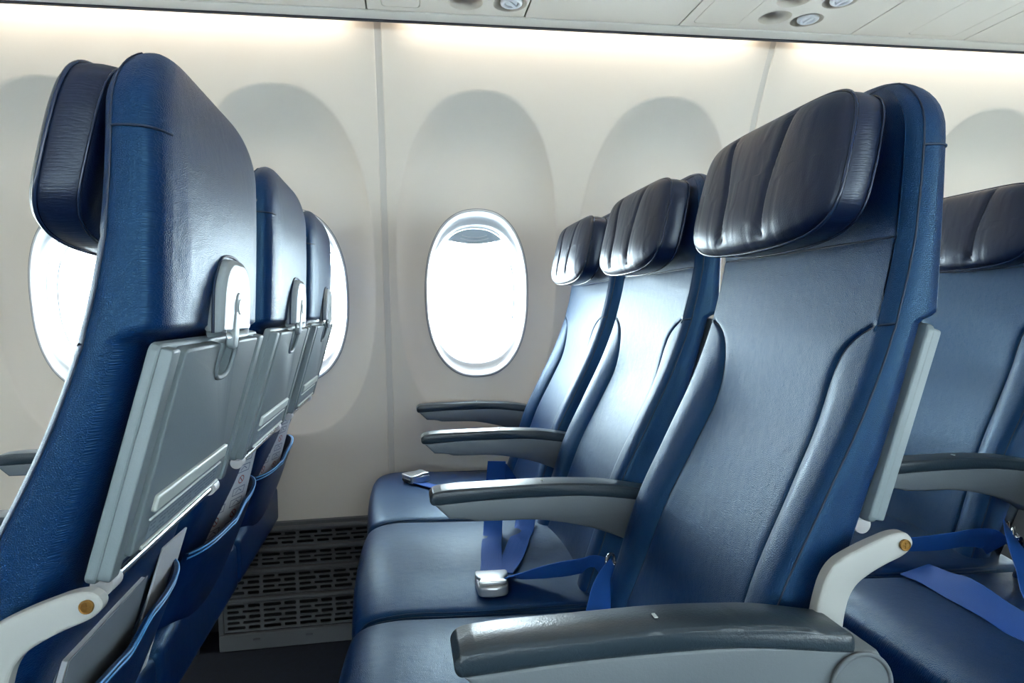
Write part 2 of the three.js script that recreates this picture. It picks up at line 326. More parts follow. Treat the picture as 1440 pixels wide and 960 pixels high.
/* ------------------------------------------------------------------ ceiling: service panels, bins, light bars */
const PY = 0.72, PZ = -1.655;                             // underside of the service channel and its outer edge
const cove = [], ceilingRoot = struct('ceiling', 'cream overhead service panels and ceiling of the cabin', 'ceiling');
{
  const cuts = [-2.7, -1.95, -1.55, -1.15, -0.80, -0.445, -0.065, 0.316, 0.719, 1.206, 1.55, 1.95, 2.5, 3.4];
  const DEPTH = 0.5;                                      // service panels reach this far inboard
  const cups = { 4: 0, 6: 1, 8: 2, 10: 0 };
  const cupGeo = () => { const g = new THREE.LatheGeometry([[0, 0.026], [0.012, 0.0255], [0.024, 0.022], [0.033, 0.014], [0.038, 0.004], [0.0395, 0]].map((p) => new THREE.Vector2(...p)), 40); return g; };
  const cup = cupGeo();
  const ring = merge([new THREE.TorusGeometry(0.021, 0.006, 10, 32).rotateX(Math.PI / 2), at(rbox(0.036, 0.008, 0.009, 0.003), 0, -0.002, 0), at(cyl(0.014, 0.012, 'y'), 0, 0.004, 0)]);
  const lens = at(cyl(0.018, 0.008, 'y'), 0, 0.02, 0);
  for (const far of [false, true]) {
    const sgn = far ? -1 : 1;
    for (let k = 0; k < cuts.length - 1; k++) {
      const x0 = cuts[k] + 0.0018, x1 = cuts[k + 1] - 0.0018, mid = (x0 + x1) / 2, s = rrect(x0, PZ, x1, PZ + DEPTH, 0.003), spots = [];
      const hole = (x, z) => { const h = new THREE.Path(); h.absarc(x, z, 0.0395, 0, Math.PI * 2, true); s.holes.push(h); };
      if (!far && k === 6) spots.push([0.166, -1.594, 0], [0.270, -1.589, 1], [0.166, -1.49, 0], [0.270, -1.485, 1]);
      if (!far && k === 8) spots.push([0.944, -1.583, 0], [1.034, -1.587, 1], [0.937, -1.486, 2], [1.052, -1.480, 1]);
      if (!far && k === 4) spots.push([-0.66, -1.594, 0], [-0.56, -1.589, 1]);
      spots.forEach(([x, z]) => hole(x, z));
      let door = null;
      if (k === 8 && !far) door = [0.748, PZ + 0.02, 0.868, PZ + 0.26];
      if (k === 9 && !far) door = [1.36, PZ + 0.02, 1.50, PZ + 0.26];
      if (k === 6 && !far) door = [-0.03, PZ + 0.02, 0.06, PZ + 0.26];
      if (door) { const q = rrect(door[0], door[1], door[2], door[3], 0.014).getPoints(8), h = new THREE.Path(); q.reverse().forEach((p, i) => (i ? h.lineTo(p.x, p.y) : h.moveTo(p.x, p.y))); s.holes.push(h); }
      // shape is drawn in x, z and laid flat: extrude downwards to a thickness of 4 mm
      const lay = (g) => { g.rotateX(Math.PI / 2); g.translate(0, EYE + PY + 0.002, 0); return g; };
      const m = part(ceilingRoot, 'service_panel', lay(slab(s, 0.004, 0.0008, { bs: 1, segs: 40 })), M.ceiling);
      if (far) m.rotation.y = Math.PI;
      if (door) part(m, 'mask_door', lay(slab(rrect(door[0] + 0.0012, door[1] + 0.0012, door[2] - 0.0012, door[3] - 0.0012, 0.013), 0.004, 0.0008, { bs: 1 })), M.ceiling);
      for (const [x, z, kind] of spots) {
        const c = part(m, 'light_cup', at(cup.clone(), x, EYE + PY + 0.001, z), M.ceiling);
        if (kind === 1) part(m, 'air_nozzle', at(ring.clone().rotateY(0.6 + x), x + 0.004, EYE + PY + 0.004, z), M.knob);
        if (kind === 2) part(m, 'reading_lamp_rim', at(lens.clone(), x, EYE + PY, z), M.latch);
      }
    }
    // a plate above the panels closes the channel
    const lid = part(ceilingRoot, 'channel_back', at(new THREE.BoxGeometry(6.6, 0.01, 0.56), 0.5, EYE + PY + 0.06, sgn * (PZ + 0.26)), M.ceiling);
    // edge trim: pale strip, then a near-black strip that shows as a line
    const t = struct(far ? 'trim_2' : 'trim_1', far ? 'pale edge trim of the service channel across the aisle' : 'pale edge trim with dark strip along the light slot', 'trim');
    if (far) t.rotation.y = Math.PI;
    part(t, 'edge_strip', at(slab(rrect(-0.0225, -0.004, 0.0225, 0.004, 0.003), 6.6, 0.0005, { bs: 1 }).rotateY(Math.PI / 2), far ? -0.5 : 0.5, EYE + PY + 0.001, PZ - 0.0235), M.trim);
    part(t, 'dark_strip', at(new THREE.BoxGeometry(6.6, 0.013, 0.008), far ? -0.5 : 0.5, EYE + PY + 0.0005, PZ - 0.0505), M.darkStrip);
    part(t, 'slot_back', at(new THREE.BoxGeometry(6.6, 0.10, 0.006), far ? -0.5 : 0.5, EYE + PY + 0.055, PZ - 0.046), M.trim);
    part(t, 'slot_lid', at(new THREE.BoxGeometry(6.6, 0.01, 0.20), far ? -0.5 : 0.5, EYE + 0.90, -1.70), M.trim);
    // bins and ceiling panel
    const prof = [[-1.155, 0.722], [-1.05, 0.735], [-0.95, 0.79], [-0.885, 0.90], [-0.87, 1.02], [-0.90, 1.15], [-0.98, 1.24]];
    const rows = [X_FWD - 0.2, 0.5, X_AFT].map((x) => prof.map(([z, y]) => [x, y + EYE, sgn * z]));
    part(ceilingRoot, 'bin_front', rowsGeo(rows), M.bin);
    part(ceilingRoot, 'bin_side', at(new THREE.BoxGeometry(6.6, 0.5, 0.02), 0.5, EYE + 1.0, sgn * 1.9), M.bin);
  }
  part(ceilingRoot, 'ceiling_panel', at(new THREE.BoxGeometry(6.8, 0.04, 4.4), 0.5, EYE + 1.29, 0), M.bin);
}
// LED bars in the slot above each wall panel wash the wall; gaps at the panel joints
for (const far of [false, true]) for (let k = -2; k <= 2; k++) {
  const x = (far ? 0 : W3 + PITCH / 2) + k * 2 * PITCH, L = 2 * PITCH - 0.13, s = far ? -1 : 1;
  const o = thing('light_bar', far ? 'white light strip in the slot across the aisle' : 'white light strip in the slot above a wall panel', 'light', [s * x, EYE + 0.765, s * -1.722], far ? 'light strips across the aisle' : 'light strips along the wall top');
  if (far) o.rotation.y = Math.PI;
  part(o, 'housing', at(rbox(L + 0.01, 0.03, 0.012, 0.003), 0, 0.012, 0.004), M.trim);
  part(o, 'diffuser', at(rbox(L, 0.012, 0.01, 0.003), 0, 0, -0.004), new THREE.MeshStandardMaterial({ color: 0xffffff, emissive: COOL, emissiveIntensity: 1.2, roughness: 0.5 }));
  const l = new THREE.RectAreaLight(COOL, LIGHT.cove, L, 0.014); l.position.set(0, -0.010, -0.010); o.add(l);
  l.lookAt(o.localToWorld(new THREE.Vector3(0, -0.5, -0.28)));
}
// ceiling wash along both bin tops
for (const s of [-1, 1]) {
  const o = thing('ceiling_light', 'long ceiling wash light along the bins above the aisle', 'light', [0.5, EYE + 1.255, s * 0.55], 'ceiling wash lights');
  part(o, 'diffuser', new THREE.BoxGeometry(6.0, 0.02, 0.22), new THREE.MeshStandardMaterial({ color: 0xffffff, emissive: WARM, emissiveIntensity: 1.0, roughness: 0.5 }));
  const l = new THREE.RectAreaLight(WARM, LIGHT.ceiling, 6.0, 0.22); l.position.set(0, -0.014, 0); o.add(l); l.lookAt(o.localToWorld(new THREE.Vector3(0, -1, 0)));
}

/* ------------------------------------------------------------------ air grilles at the foot of the wall */
{
  const W = 1.05, bands = [[-0.688, -0.640, 3], [-0.748, -0.700, 3], [-0.832, -0.762, 4], [-0.936, -0.848, 5]];
  const make = (x, label) => {
    const o = thing('air_grille', label, 'grille', [x, 0, -2.04], 'return air grilles');
    bands.forEach(([y0, y1, n], b) => {
      const s = rrect(-W / 2 + 0.012, y0, W / 2 - 0.012, y1, 0.004), rh = (y1 - y0 - 0.008) / n; seed = 31 + b;
      for (let r = 0; r < n; r++) {
        let cx = -W / 2 + 0.022; const yc = y0 + 0.004 + rh * (r + 0.5), hh = rh * (r % 2 ? 0.26 : 0.34); let j = r;
        while (cx < W / 2 - 0.03) {
          const len = Math.min([0.052, 0.034][j++ % 2] * (0.95 + 0.1 * rnd()), W / 2 - 0.022 - cx), h = new THREE.Path();
          if (len < 0.015) break;
          const q = rrect(cx, yc - hh, cx + len, yc + hh, 0.004).getPoints(2).reverse(); q.forEach((p, i) => (i ? h.lineTo(p.x, p.y) : h.moveTo(p.x, p.y))); s.holes.push(h); cx += len + 0.009;
        }
      }
      part(o, 'grille_panel', lift(slab(s, 0.006, 0, { segs: 3, raw: true })), M.grille);
    });
    for (let b = 0; b <= bands.length; b++) { const y = b === 0 ? -0.634 : b === bands.length ? -0.963 : (bands[b][1] + bands[b - 1][0]) / 2; part(o, 'rib', lift(at(b === bands.length ? rbox(W, 0.05, 0.014, 0.004) : rbox(W, 0.013, 0.018, 0.005), 0, y, 0.006)), M.grille); }
    for (const s of [-1, 1]) part(o, 'side_rail', lift(at(rbox(0.016, 0.35, 0.014, 0.004), s * (W / 2 - 0.006), -0.815, 0.002)), M.grille);
    for (const dx of [-0.42, -0.33]) part(o, 'clip', lift(at(rbox(0.02, 0.006, 0.006, 0.002), dx + (dx > -0.4 ? 0.06 : 0), -0.957, 0.014)), M.gasket);
  };
  make(-0.03, 'dark slotted air grille low on the wall in the gap between two seat rows');
  make(1.08, 'dark slotted air grille low on the wall behind the buckled row');
  make(-1.14, 'dark slotted air grille low on the wall beside the seat backs with trays');
}

/* ------------------------------------------------------------------ seat geometry (local x aft, z across; heights from the eye) */
const HW = 0.2005;                                        // half width of a backrest
const xf = curve([[-0.54, 0.268], [-0.45, 0.300], [-0.40, 0.318], [-0.30, 0.352], [-0.20, 0.402], [-0.10, 0.452], [-0.02, 0.482], [0.07, 0.503], [0.15, 0.511], [0.22, 0.514]]);
const xrLow = curve([[-0.54, 0.330], [-0.40, 0.392], [-0.30, 0.438], [-0.23, 0.462], [-0.14, 0.496], [-0.076, 0.517], [-0.02, 0.533], [0.02, 0.54]]);
const xrUp = curve([[-0.02, 0.553], [0.05, 0.557], [0.12, 0.560], [0.22, 0.562]]);
const xr = (y) => lerp(xrLow(y), xrUp(y), sstep(-0.022, -0.010, y));
const zs = (y) => { const d = Math.max(0, -0.022 - y); return Math.min(0.178, 0.122 + 0.062 * Math.exp(-d / 0.022) + 0.06 * Math.max(0, d - 0.12)); };
const bolsterAmp = (y) => 0.020 * sstep(-0.02, -0.16, y) * lerp(1, 0.6, sstep(-0.3, -0.5, y));
const RCF = 0.020, RCR = 0.045;
function frontX(z, y, w = HW) {                           // front face, without the rounded outer corner
  const a = Math.abs(z), s = zs(y), amp = bolsterAmp(y), on = sstep(-0.018, -0.03, y);
  const dish = 0.008 * (1 - Math.min(1, (a / s) ** 2));
  let x = xf(y) + amp + dish * 0.7;
  if (a > s) x -= amp * Math.sin(Math.PI / 2 * clamp((a - s) / (w - RCF - s) * 1.25, 0, 1)) ;
  x += on * 0.0055 * gauss(a - s, 0.0045);
  x += 0.0012 * gauss(y - 0.068, 0.004);
  return x;
}
const backRows = [], frontIdx = [];
{
  const ys = []; for (let y = -0.54; y < -0.061; y += 0.016) ys.push(y);
  for (let y = -0.058; y < 0.004; y += 0.004) ys.push(y);
  for (const y of [0.012, 0.025, 0.04, 0.052, 0.060, 0.064, 0.068, 0.072, 0.076, 0.085, 0.10, 0.115, 0.13, 0.145, 0.158, 0.165]) ys.push(y);
  const RY = 0.072, RZ = 0.098, RX = 0.019, TOP = 0.244;
  const rows = ys.map((y) => [y, 0, 0]);
  for (let k = 1; k <= 12; k++) { const f = k / 12 * Math.PI / 2; rows.push([TOP - RY + RY * Math.sin(f), RZ * (1 - Math.cos(f)), RX * Math.max(0, 1 - Math.cos(f)) ** 1.0]); }
  rows.forEach(([y, iz, ix]) => {
    const w = HW - iz, out = [], yy = Math.min(y, 0.2), s = Math.min(zs(yy), w - RCF - 0.004), row = [];
    const cols = [];
    for (let i = 0; i < 9; i++) cols.push(lerp(w - RCF, s + 0.007, i / 8));
    cols.push(s + 0.004, s + 0.0015, s, s - 0.0015, s - 0.004);
    for (let i = 0; i <= 12; i++) cols.push(lerp(s - 0.008, 0, i / 12));
    const full = cols.concat(cols.slice(0, -1).reverse().map((c) => -c));
    const F = xf(yy), R = xr(yy) - ix, T = R - (F + ix), rf = Math.min(RCF, T * 0.42), rr = Math.min(0.024, T * 0.45);
    for (const z of full) row.push([frontX(z, yy) + ix, y, z]);                         // front, +z to -z
    const e0 = frontX(-(w - RCF), yy) + ix;
    const arc = (cx, cz, r0x, r0z, a0, a1, n) => { for (let k = 1; k <= n; k++) { const a = lerp(a0, a1, k / n); row.push([cx - Math.cos(a) * r0x, y, cz - Math.sin(a) * r0z]); } };
    arc(e0 + rf, -(w - RCF), rf, RCF, 0, Math.PI / 2, 6);
    for (let k = 1; k <= 5; k++) row.push([lerp(e0 + rf, R - rr, k / 6), y, -w]);
    arc(R - rr, -(w - RCR), rr, RCR, Math.PI / 2, Math.PI, 5);
    const bulge = 0.006 * sstep(-0.02, 0.05, yy) * (1 - sstep(0.12, 0.2, y));
    for (let k = 1; k < 24; k++) { const z = lerp(-(w - RCR), w - RCR, k / 24); row.push([R + bulge * (1 - (z / w) ** 2), y, z]); }
    const L = row.length, half = [];
    // +z side mirrors the -z side
    const a0 = full.length; for (let k = a0 + 15; k >= a0; k--) half.push([row[k][0], y, -row[k][2]]);
    row.push(...half);
    backRows.push(row);
  });
}
const NF = backRows[0].length;
const nFront = 2 * 27 - 1;
const backGeo = lift(rowsGeo(backRows, { closed: true, capA: true, capB: true, uvs: (p) => [p[2] + (p[0] - 0.45), p[1]] }));
const rowAt = (y) => { let b = 0; backRows.forEach((r, j) => { if (Math.abs(r[0][1] - y) < Math.abs(backRows[b][0][1] - y)) b = j; }); return b; };
const out = (p, k = 0.0004) => { const cz = p[2] > 0 ? 1 : -1; return [p[0], p[1], p[2] + cz * k]; };
const backSeams = (() => {
  const list = [], top = backRows.length - 5;
  for (const s of [1, -1]) {                               // bolster seams
    const pts = []; for (let y = -0.44; y < -0.024; y += 0.014) pts.push([frontX(zs(y), y) - 0.0002, y, s * zs(y)]);
    pts.push([frontX(zs(-0.024), -0.024) - 0.0004, -0.0235, s * 0.186], [frontX(0.19, -0.02) + 0.008, -0.0215, s * (HW - 0.001)]);
    list.push(tube(pts, 0.0013, { seg: 70 }));
  }
  const iR = nFront + 3, iL = NF - 1 - 3;              // just behind the rounded front edge, either side
  const path = []; for (let j = 3; j <= top; j += 2) path.push(out(backRows[j][iR]));
  for (let i = nFront - 1; i >= 0; i -= 6) path.push(backRows[top][i].slice());
  for (let j = top; j >= 3; j -= 2) path.push(out(backRows[j][iL]));
  list.push(tube(path, 0.0010, { seg: 220 }));
  const jc = rowAt(0.158);
  for (const [a, b] of [[iR, iR + 11], [iL - 11, iL]]) { const p = []; for (let i = a; i <= b; i++) p.push(out(backRows[jc][i])); list.push(tube(p, 0.0012)); }
  const jh = rowAt(0.068), p = []; for (let i = 0; i < nFront; i += 3) p.push([backRows[jh][i][0] - 0.0003, backRows[jh][i][1], backRows[jh][i][2]]); list.push(tube(p, 0.0012));
  return lift(merge(list));
})();

// headrest pillow: outline in its own plane (a across, b up), d forward
const HR = { a: 0.170, b: 0.080, n: 5.5, tilt: 0.24, x: 0.460, y: 0.157, t: 0.044 };
const hrFrame = (a, b, d) => { const c = Math.cos(HR.tilt), s = Math.sin(HR.tilt); return [HR.x + b * s - d * c, HR.y + b * c + d * s * 0.4, a]; };
const hrOutline = (th) => { let [a, b] = oval(th, HR.a, HR.b, HR.n); a *= 1 - 0.04 * sstep(0, 0.083, b); if (b < 0) b *= 1 + 0.16 * (1 - (a / HR.a) ** 2); return [a, b]; };
const hrSeam = (b) => 0.050 + 0.020 * sstep(-0.03, 0.085, b) ;
const hrFront = (a, b, q) => { const s = hrSeam(b), e = Math.abs(a); let d = 0.022 * Math.sqrt(Math.max(0, 1 - q ** 4.5)); d += 0.004 * Math.cos(clamp(a / s, -1, 1) * Math.PI / 2) * (1 - q ** 4); if (e > s) d += 0.004 * Math.sin(clamp((e - s) / (0.16 - s), 0, 1) * Math.PI) * (1 - q ** 4); d -= 0.0065 * gauss(e - s, 0.0045) * (1 - q ** 6); return d; };
const headGeo = (() => {
  const N = 200, rows = [];
  const ring = (q, d) => { const r = []; for (let i = 0; i < N; i++) { const [a, b] = hrOutline(i / N * Math.PI * 2); r.push(hrFrame(a * q, b * q, d(a * q, b * q))); } return r; };
  for (let k = 1; k <= 12; k++) rows.push(ring(k / 12 * 0.9, () => -HR.t + 0.004 - 0.008 * (1 - (k / 12) ** 2)));
  rows.push(ring(0.95, () => -HR.t + 0.005), ring(0.985, () => -HR.t + 0.009), ring(1, () => -HR.t + 0.016), ring(1.012, () => -0.016), ring(1.008, () => -0.006), ring(1, () => 0));
  const qs = [0.992, 0.98, 0.96]; for (let k = 1; k <= 44; k++) qs.push(0.945 * (1 - k / 45));
  for (const q of qs) rows.push(ring(q, (a, b) => hrFront(a, b, q)));
  return lift(rowsGeo(rows, { closed: true, capA: true, capB: true, uvs: (p) => [p[2], p[1]] }));
})();
const headPiping = (() => {
  const list = [];
  for (const [q, d, r] of [[1.006, 0.0005, 0.0022], [0.994, -HR.t + 0.010, 0.0015]]) { const p = []; for (let i = 0; i < 64; i++) { const [a, b] = hrOutline(i / 64 * Math.PI * 2); p.push(hrFrame(a * q, b * q, d)); } list.push(tube(p, r, { closed: true, seg: 160 })); }
  return lift(merge(list));
})();
const headSeams = (() => {
  const list = [];
  for (const s of [-1, 1]) { const p = []; for (let k = 0; k <= 16; k++) { const b = lerp(-0.091, 0.081, k / 16), a = hrSeam(b); const q = clamp((Math.abs(a / HR.a) ** HR.n + Math.abs(b / (b < 0 ? HR.b * 1.13 : HR.b)) ** HR.n) ** (1 / HR.n), 0, 1); p.push(hrFrame(s * a, b, hrFront(a, b, q) + 0.0002)); } list.push(tube(p, 0.0013, { seg: 50 })); }
  return lift(merge(list));
})();
const headMount = lift(at(rbox(0.03, 0.05, 0.10, 0.006), 0.502, 0.150, 0));

// seat cushion
const cushionGeo = (() => {
  const s = rounded([[0.385, -0.488, 0.02], [0.10, -0.476, 0.05], [-0.088, -0.466, 0.10], [-0.094, -0.545, 0.05], [-0.080, -0.625, 0.03], [0.385, -0.60, 0.02]]);
  const g = slab(s, 0.478, 0.020, { steps: 20, segs: 14, bs: 6, raw: true }), p = g.attributes.position;
  for (let i = 0; i < p.count; i++) { const z = p.getZ(i) / 0.239, x = p.getX(i), y = p.getY(i), k = sstep(-0.60, -0.48, y); p.setY(i, y + k * (0.010 * (1 - z * z) - 0.008 * z * z * z * z)); p.setX(i, x - 0.008 * (1 - z * z) * sstep(0.0, -0.1, x)); }
  const m = mergeVertices((g.deleteAttribute('normal'), g.deleteAttribute('uv'), g), 1e-4); m.computeVertexNormals();
  const q = m.attributes.position, uv = []; for (let i = 0; i < q.count; i++) uv.push(q.getZ(i), q.getX(i) - q.getY(i) * 0.7); m.setAttribute('uv', new THREE.Float32BufferAttribute(uv, 2));
  return lift(m);
})();
const cushionSeam = lift(merge([-1, 1].map((s) => tube([[0.3, -0.489, s * 0.234], [0.1, -0.484, s * 0.2345], [-0.02, -0.479, s * 0.2345], [-0.07, -0.49, s * 0.2345], [-0.093, -0.54, s * 0.2345], [-0.083, -0.61, s * 0.2345]], 0.0011, { seg: 60 }))));

// armrest: dark pad over a grey moulded body
function armGeos(extra = 0, wid = 0.044, end = 0.405) {
  const x0 = 0.034 - extra;
  const outline = (top, bot, xa, xb, ra, rb) => {          // top and bottom curves over x, ends rounded
    const s = new THREE.Shape(), n = 60, P = [], ease = (t) => (1 - Math.cos(Math.PI * t)) / 2;
    for (let i = 0; i <= n; i++) { const x = lerp(xa, xb, ease(i / n)), e = Math.min((x - xa) / ra, (xb - x) / rb, 1), d = 1 - Math.sqrt(Math.max(0, 1 - (1 - e) ** 2)); P.push([x, top(x) - d * (top(x) - bot(x)) * 0.5]); }
    for (let i = n; i >= 0; i--) { const x = lerp(xa, xb, ease(i / n)), e = Math.min((x - xa) / (ra * 0.5), (xb - x) / (rb * 0.4), 1), d = 1 - Math.sqrt(Math.max(0, 1 - (1 - e) ** 2)); P.push([x, bot(x) + d * (top(x) - bot(x)) * 0.45]); }
    P.forEach((p, i) => (i ? s.lineTo(...p) : s.moveTo(...p))); s.closePath(); return s;
  };
  const pad = slab(outline(curve([[x0, -0.2785], [x0 + 0.05, -0.2755], [0.20, -0.2755], [0.30, -0.2805], [0.395, -0.297]]), curve([[x0, -0.2995], [0.15, -0.2960], [0.25, -0.2975], [0.395, -0.3155]]), x0, 0.395, 0.014, 0.006), wid + 0.002, 0.0035, { bs: 4, crease: 0.9 });
  const bodyPts = [], bt = curve([[x0, -0.298], [0.15, -0.2945], [0.25, -0.296], [0.388, -0.310], [end, -0.318]]), bb = curve([[x0 + 0.03, -0.3215], [0.090, -0.3235], [0.108, -0.3285], [0.19, -0.3315], [0.27, -0.346], [0.35, -0.376], [end - 0.03, -0.392]]);
  for (let i = 0; i <= 30; i++) { const x = lerp(x0 + 0.006, end - 0.012, i / 30); bodyPts.push([x, bt(x)]); }
  bodyPts.push([end - 0.003, -0.330], [end, -0.350], [end - 0.003, -0.370], [end - 0.012, -0.385]);
  for (let i = 30; i >= 0; i--) { const x = lerp(x0 + 0.030, end - 0.024, i / 30); bodyPts.push([x, bb(x)]); }
  const body = slab(shapeOf(bodyPts), wid, 0.0035, { bs: 3, crease: 0.6 });
  return [lift(body), lift(pad)];
}
const [armBody, armPad] = armGeos(), [armBodyLong, armPadLong] = armGeos(0.115), [aisleBody, aislePad] = armGeos(0, 0.050, 0.43);
const padMark = lift(slab(rounded([[0.213, -0.2752, 0.001], [0.2165, -0.2752, 0.001], [0.2165, -0.274, 0.001], [0.213, -0.274, 0.001]]), 0.008, 0.0002, { bs: 1 }));
const pivotCap = lift(at(merge([cyl(0.029, 0.006), at(new THREE.TorusGeometry(0.029, 0.0022, 8, 40), 0, 0, 0.003), at(cyl(0.007, 0.008), 0.002, -0.012, 0)]), 0.398, -0.343, 0.026));

// arm that carries the tray, on the aisle side
const bracketGeo = lift(slab(rounded([[0.380, -0.355, 0.004], [0.382, -0.300, 0.02], [0.396, -0.252, 0.035], [0.43, -0.236, 0.03], [0.466, -0.2245, 0.01], [0.482, -0.2245, 0.010], [0.490, -0.236, 0.010], [0.481, -0.247, 0.011], [0.450, -0.258, 0.03], [0.421, -0.275, 0.03], [0.412, -0.312, 0.03], [0.410, -0.355, 0.004]]), 0.014, 0.003, { segs: 8 }));
const screwGeo = lift(at(merge([cyl(0.0052, 0.004, 'z', 20), at(new THREE.TorusGeometry(0.0050, 0.0008, 6, 20), 0, 0, 0.002), at(rbox(0.006, 0.0012, 0.001, 0.0003), 0, 0, 0.0022), at(rbox(0.0012, 0.006, 0.001, 0.0003), 0, 0, 0.0022)]), 0.477, -0.236, 0.0075));

// tray table in its own frame: a across, b up along the seat back, d out from it
const trayM = (() => { const top = [0.535, -0.020], bot = [0.466, -0.226], up = new THREE.Vector3(top[0] - bot[0], top[1] - bot[1], 0).normalize(), n = new THREE.Vector3(up.y, -up.x, 0), z = new THREE.Vector3(0, 0, -1); const m = new THREE.Matrix4().makeBasis(z, up, n); m.setPosition((top[0] + bot[0]) / 2, (top[1] + bot[1]) / 2, 0); return m; })();
const tr = (g) => { g.applyMatrix4(trayM); return lift(g); };
const TW = 0.193, TH = 0.1075;
const trayGeo = (() => {
  const base = at(slab(rrect(-TW, -TH, TW, TH, 0.010), 0.010, 0.003), 0, 0, 0.005);
  const notch = [[-0.034, TH - 0.004, 0.002], [-0.034, TH - 0.020, 0.01], [-0.024, TH - 0.044, 0.02], [0.024, TH - 0.044, 0.02], [0.034, TH - 0.020, 0.01], [0.034, TH - 0.004, 0.002]];
  const face = at(slab(rounded([[-0.150, -TH + 0.012, 0.006], [0.150, -TH + 0.012, 0.006], [0.150, TH - 0.004, 0.006], ...[...notch].reverse(), [-0.150, TH - 0.004, 0.006]]), 0.013, 0.0025), 0, 0, 0.0140);
  const rails = [-1, 1].map((s) => at(slab(rrect(-0.0105, -TH + 0.004, 0.0105, TH - 0.003, 0.004), 0.013, 0.0025), s * 0.1790, 0, 0.0140));
  return tr(merge([base, face, ...rails]));
})();
const trayRim = tr(tube([[-0.0335, TH - 0.004, 0.020], [-0.0335, TH - 0.022, 0.0205], [-0.026, TH - 0.040, 0.0205], [0, TH - 0.0455, 0.0205], [0.026, TH - 0.040, 0.0205], [0.0335, TH - 0.022, 0.0205], [0.0335, TH - 0.004, 0.020]], 0.003, { seg: 40, sides: 8 }));
const trayBar = tr(at(rbox(0.255, 0.017, 0.007, 0.003), 0.0, -0.050, 0.0215));
const trayRidge = tr(merge([at(rbox(0.250, 0.0022, 0.003, 0.001), 0.0, -0.0665, 0.021), at(rbox(0.262, 0.0042, 0.004, 0.0018), 0, -0.0925, 0.0215)]));
const trayRod = tr(merge([at(cyl(0.0045, 0.30, 'x'), 0, -TH - 0.006, 0.012)]));
const trayKnob = [-1, 1].map((s) => tr(merge([at(cyl(0.0095, 0.022, 'x'), s * 0.163, -TH - 0.006, 0.010), at(cyl(0.0075, 0.012, 'y'), s * 0.172, -TH + 0.004, 0.006)])));
const labelTex = (() => {
  const c = document.createElement('canvas'); c.width = 512; c.height = 48; const x = c.getContext('2d'); x.fillStyle = '#8695a0'; x.fillRect(0, 0, 512, 48); x.strokeStyle = '#5d6d7b'; x.lineWidth = 2; x.strokeRect(3, 2, 506, 44);
  seed = 77; for (const y of [10, 22, 34]) { let p = 14; while (p < 490) { const l = 5 + rnd() * 16; if (rnd() > 0.14) { x.fillStyle = `rgba(50,68,86,${0.4 + rnd() * 0.3})`; x.fillRect(p, y, Math.min(l, 496 - p), 4 + rnd() * 2); } p += l + 4; } }
  const t = new THREE.CanvasTexture(c); t.colorSpace = THREE.SRGBColorSpace; return t;
})();
const trayLabel = tr(at(new THREE.PlaneGeometry(0.245, 0.019), 0, -0.0795, 0.0209));
M.trayLabel = new THREE.MeshStandardMaterial({ map: labelTex, roughness: 0.45 });

// latch housing under the upper back panel and its turn lever
const upM = (() => { const m = new THREE.Matrix4().makeBasis(new THREE.Vector3(0, 0, -1), new THREE.Vector3(0.06, 0.998, 0).normalize(), new THREE.Vector3(0.998, -0.06, 0).normalize()); m.setPosition(0.5585, 0.022, 0); m.scale(new THREE.Vector3(1.3, 1, 1)); return m; })();
const upF = (g) => { g.applyMatrix4(upM); return lift(g); };
const latchHousing = (() => {
  const s = rounded([[-0.050, -0.040, 0.003], [-0.050, 0.010, 0.02], [-0.030, 0.040, 0.02], [0.030, 0.040, 0.02], [0.050, 0.010, 0.02], [0.050, -0.040, 0.003]]);
  const h = new THREE.Path(), q = rounded([[-0.034, -0.0395, 0.001], [-0.034, 0.000, 0.012], [-0.018, 0.014, 0.01], [0.018, 0.014, 0.01], [0.034, 0.000, 0.012], [0.034, -0.0395, 0.001]]).getPoints(6); q.reverse().forEach((p, i) => (i ? h.lineTo(p.x, p.y) : h.moveTo(p.x, p.y)));
  s.holes.push(h);
  return upF(at(slab(s, 0.020, 0.007, { segs: 8, bs: 5 }), 0, 0, 0.003));
})();
const latchWell = upF(at(slab(rounded([[-0.032, -0.036, 0.004], [-0.032, 0.0, 0.012], [-0.016, 0.012, 0.01], [0.016, 0.012, 0.01], [0.032, 0.0, 0.012], [0.032, -0.036, 0.004]]), 0.006, 0.001), 0, 0, 0.004));  // dark plate, the shade of the latch cavity is put into its colour
const latchLever = upF(merge([at(slab(rrect(-0.0085, -0.060, 0.0085, 0.004, 0.0085), 0.010, 0.003).rotateZ(-0.22), 0, 0, 0.010), at(cyl(0.009, 0.014, 'z'), 0, -0.012, 0.009)]));
const latchTrim = upF(tube([[-0.0505, -0.040, 0.003], [-0.0505, 0.008, 0.003], [-0.041, 0.027, 0.003], [-0.026, 0.0405, 0.003], [0.026, 0.0405, 0.003], [0.041, 0.027, 0.003], [0.0505, 0.008, 0.003], [0.0505, -0.040, 0.003]], 0.0016, { seg: 50 }));

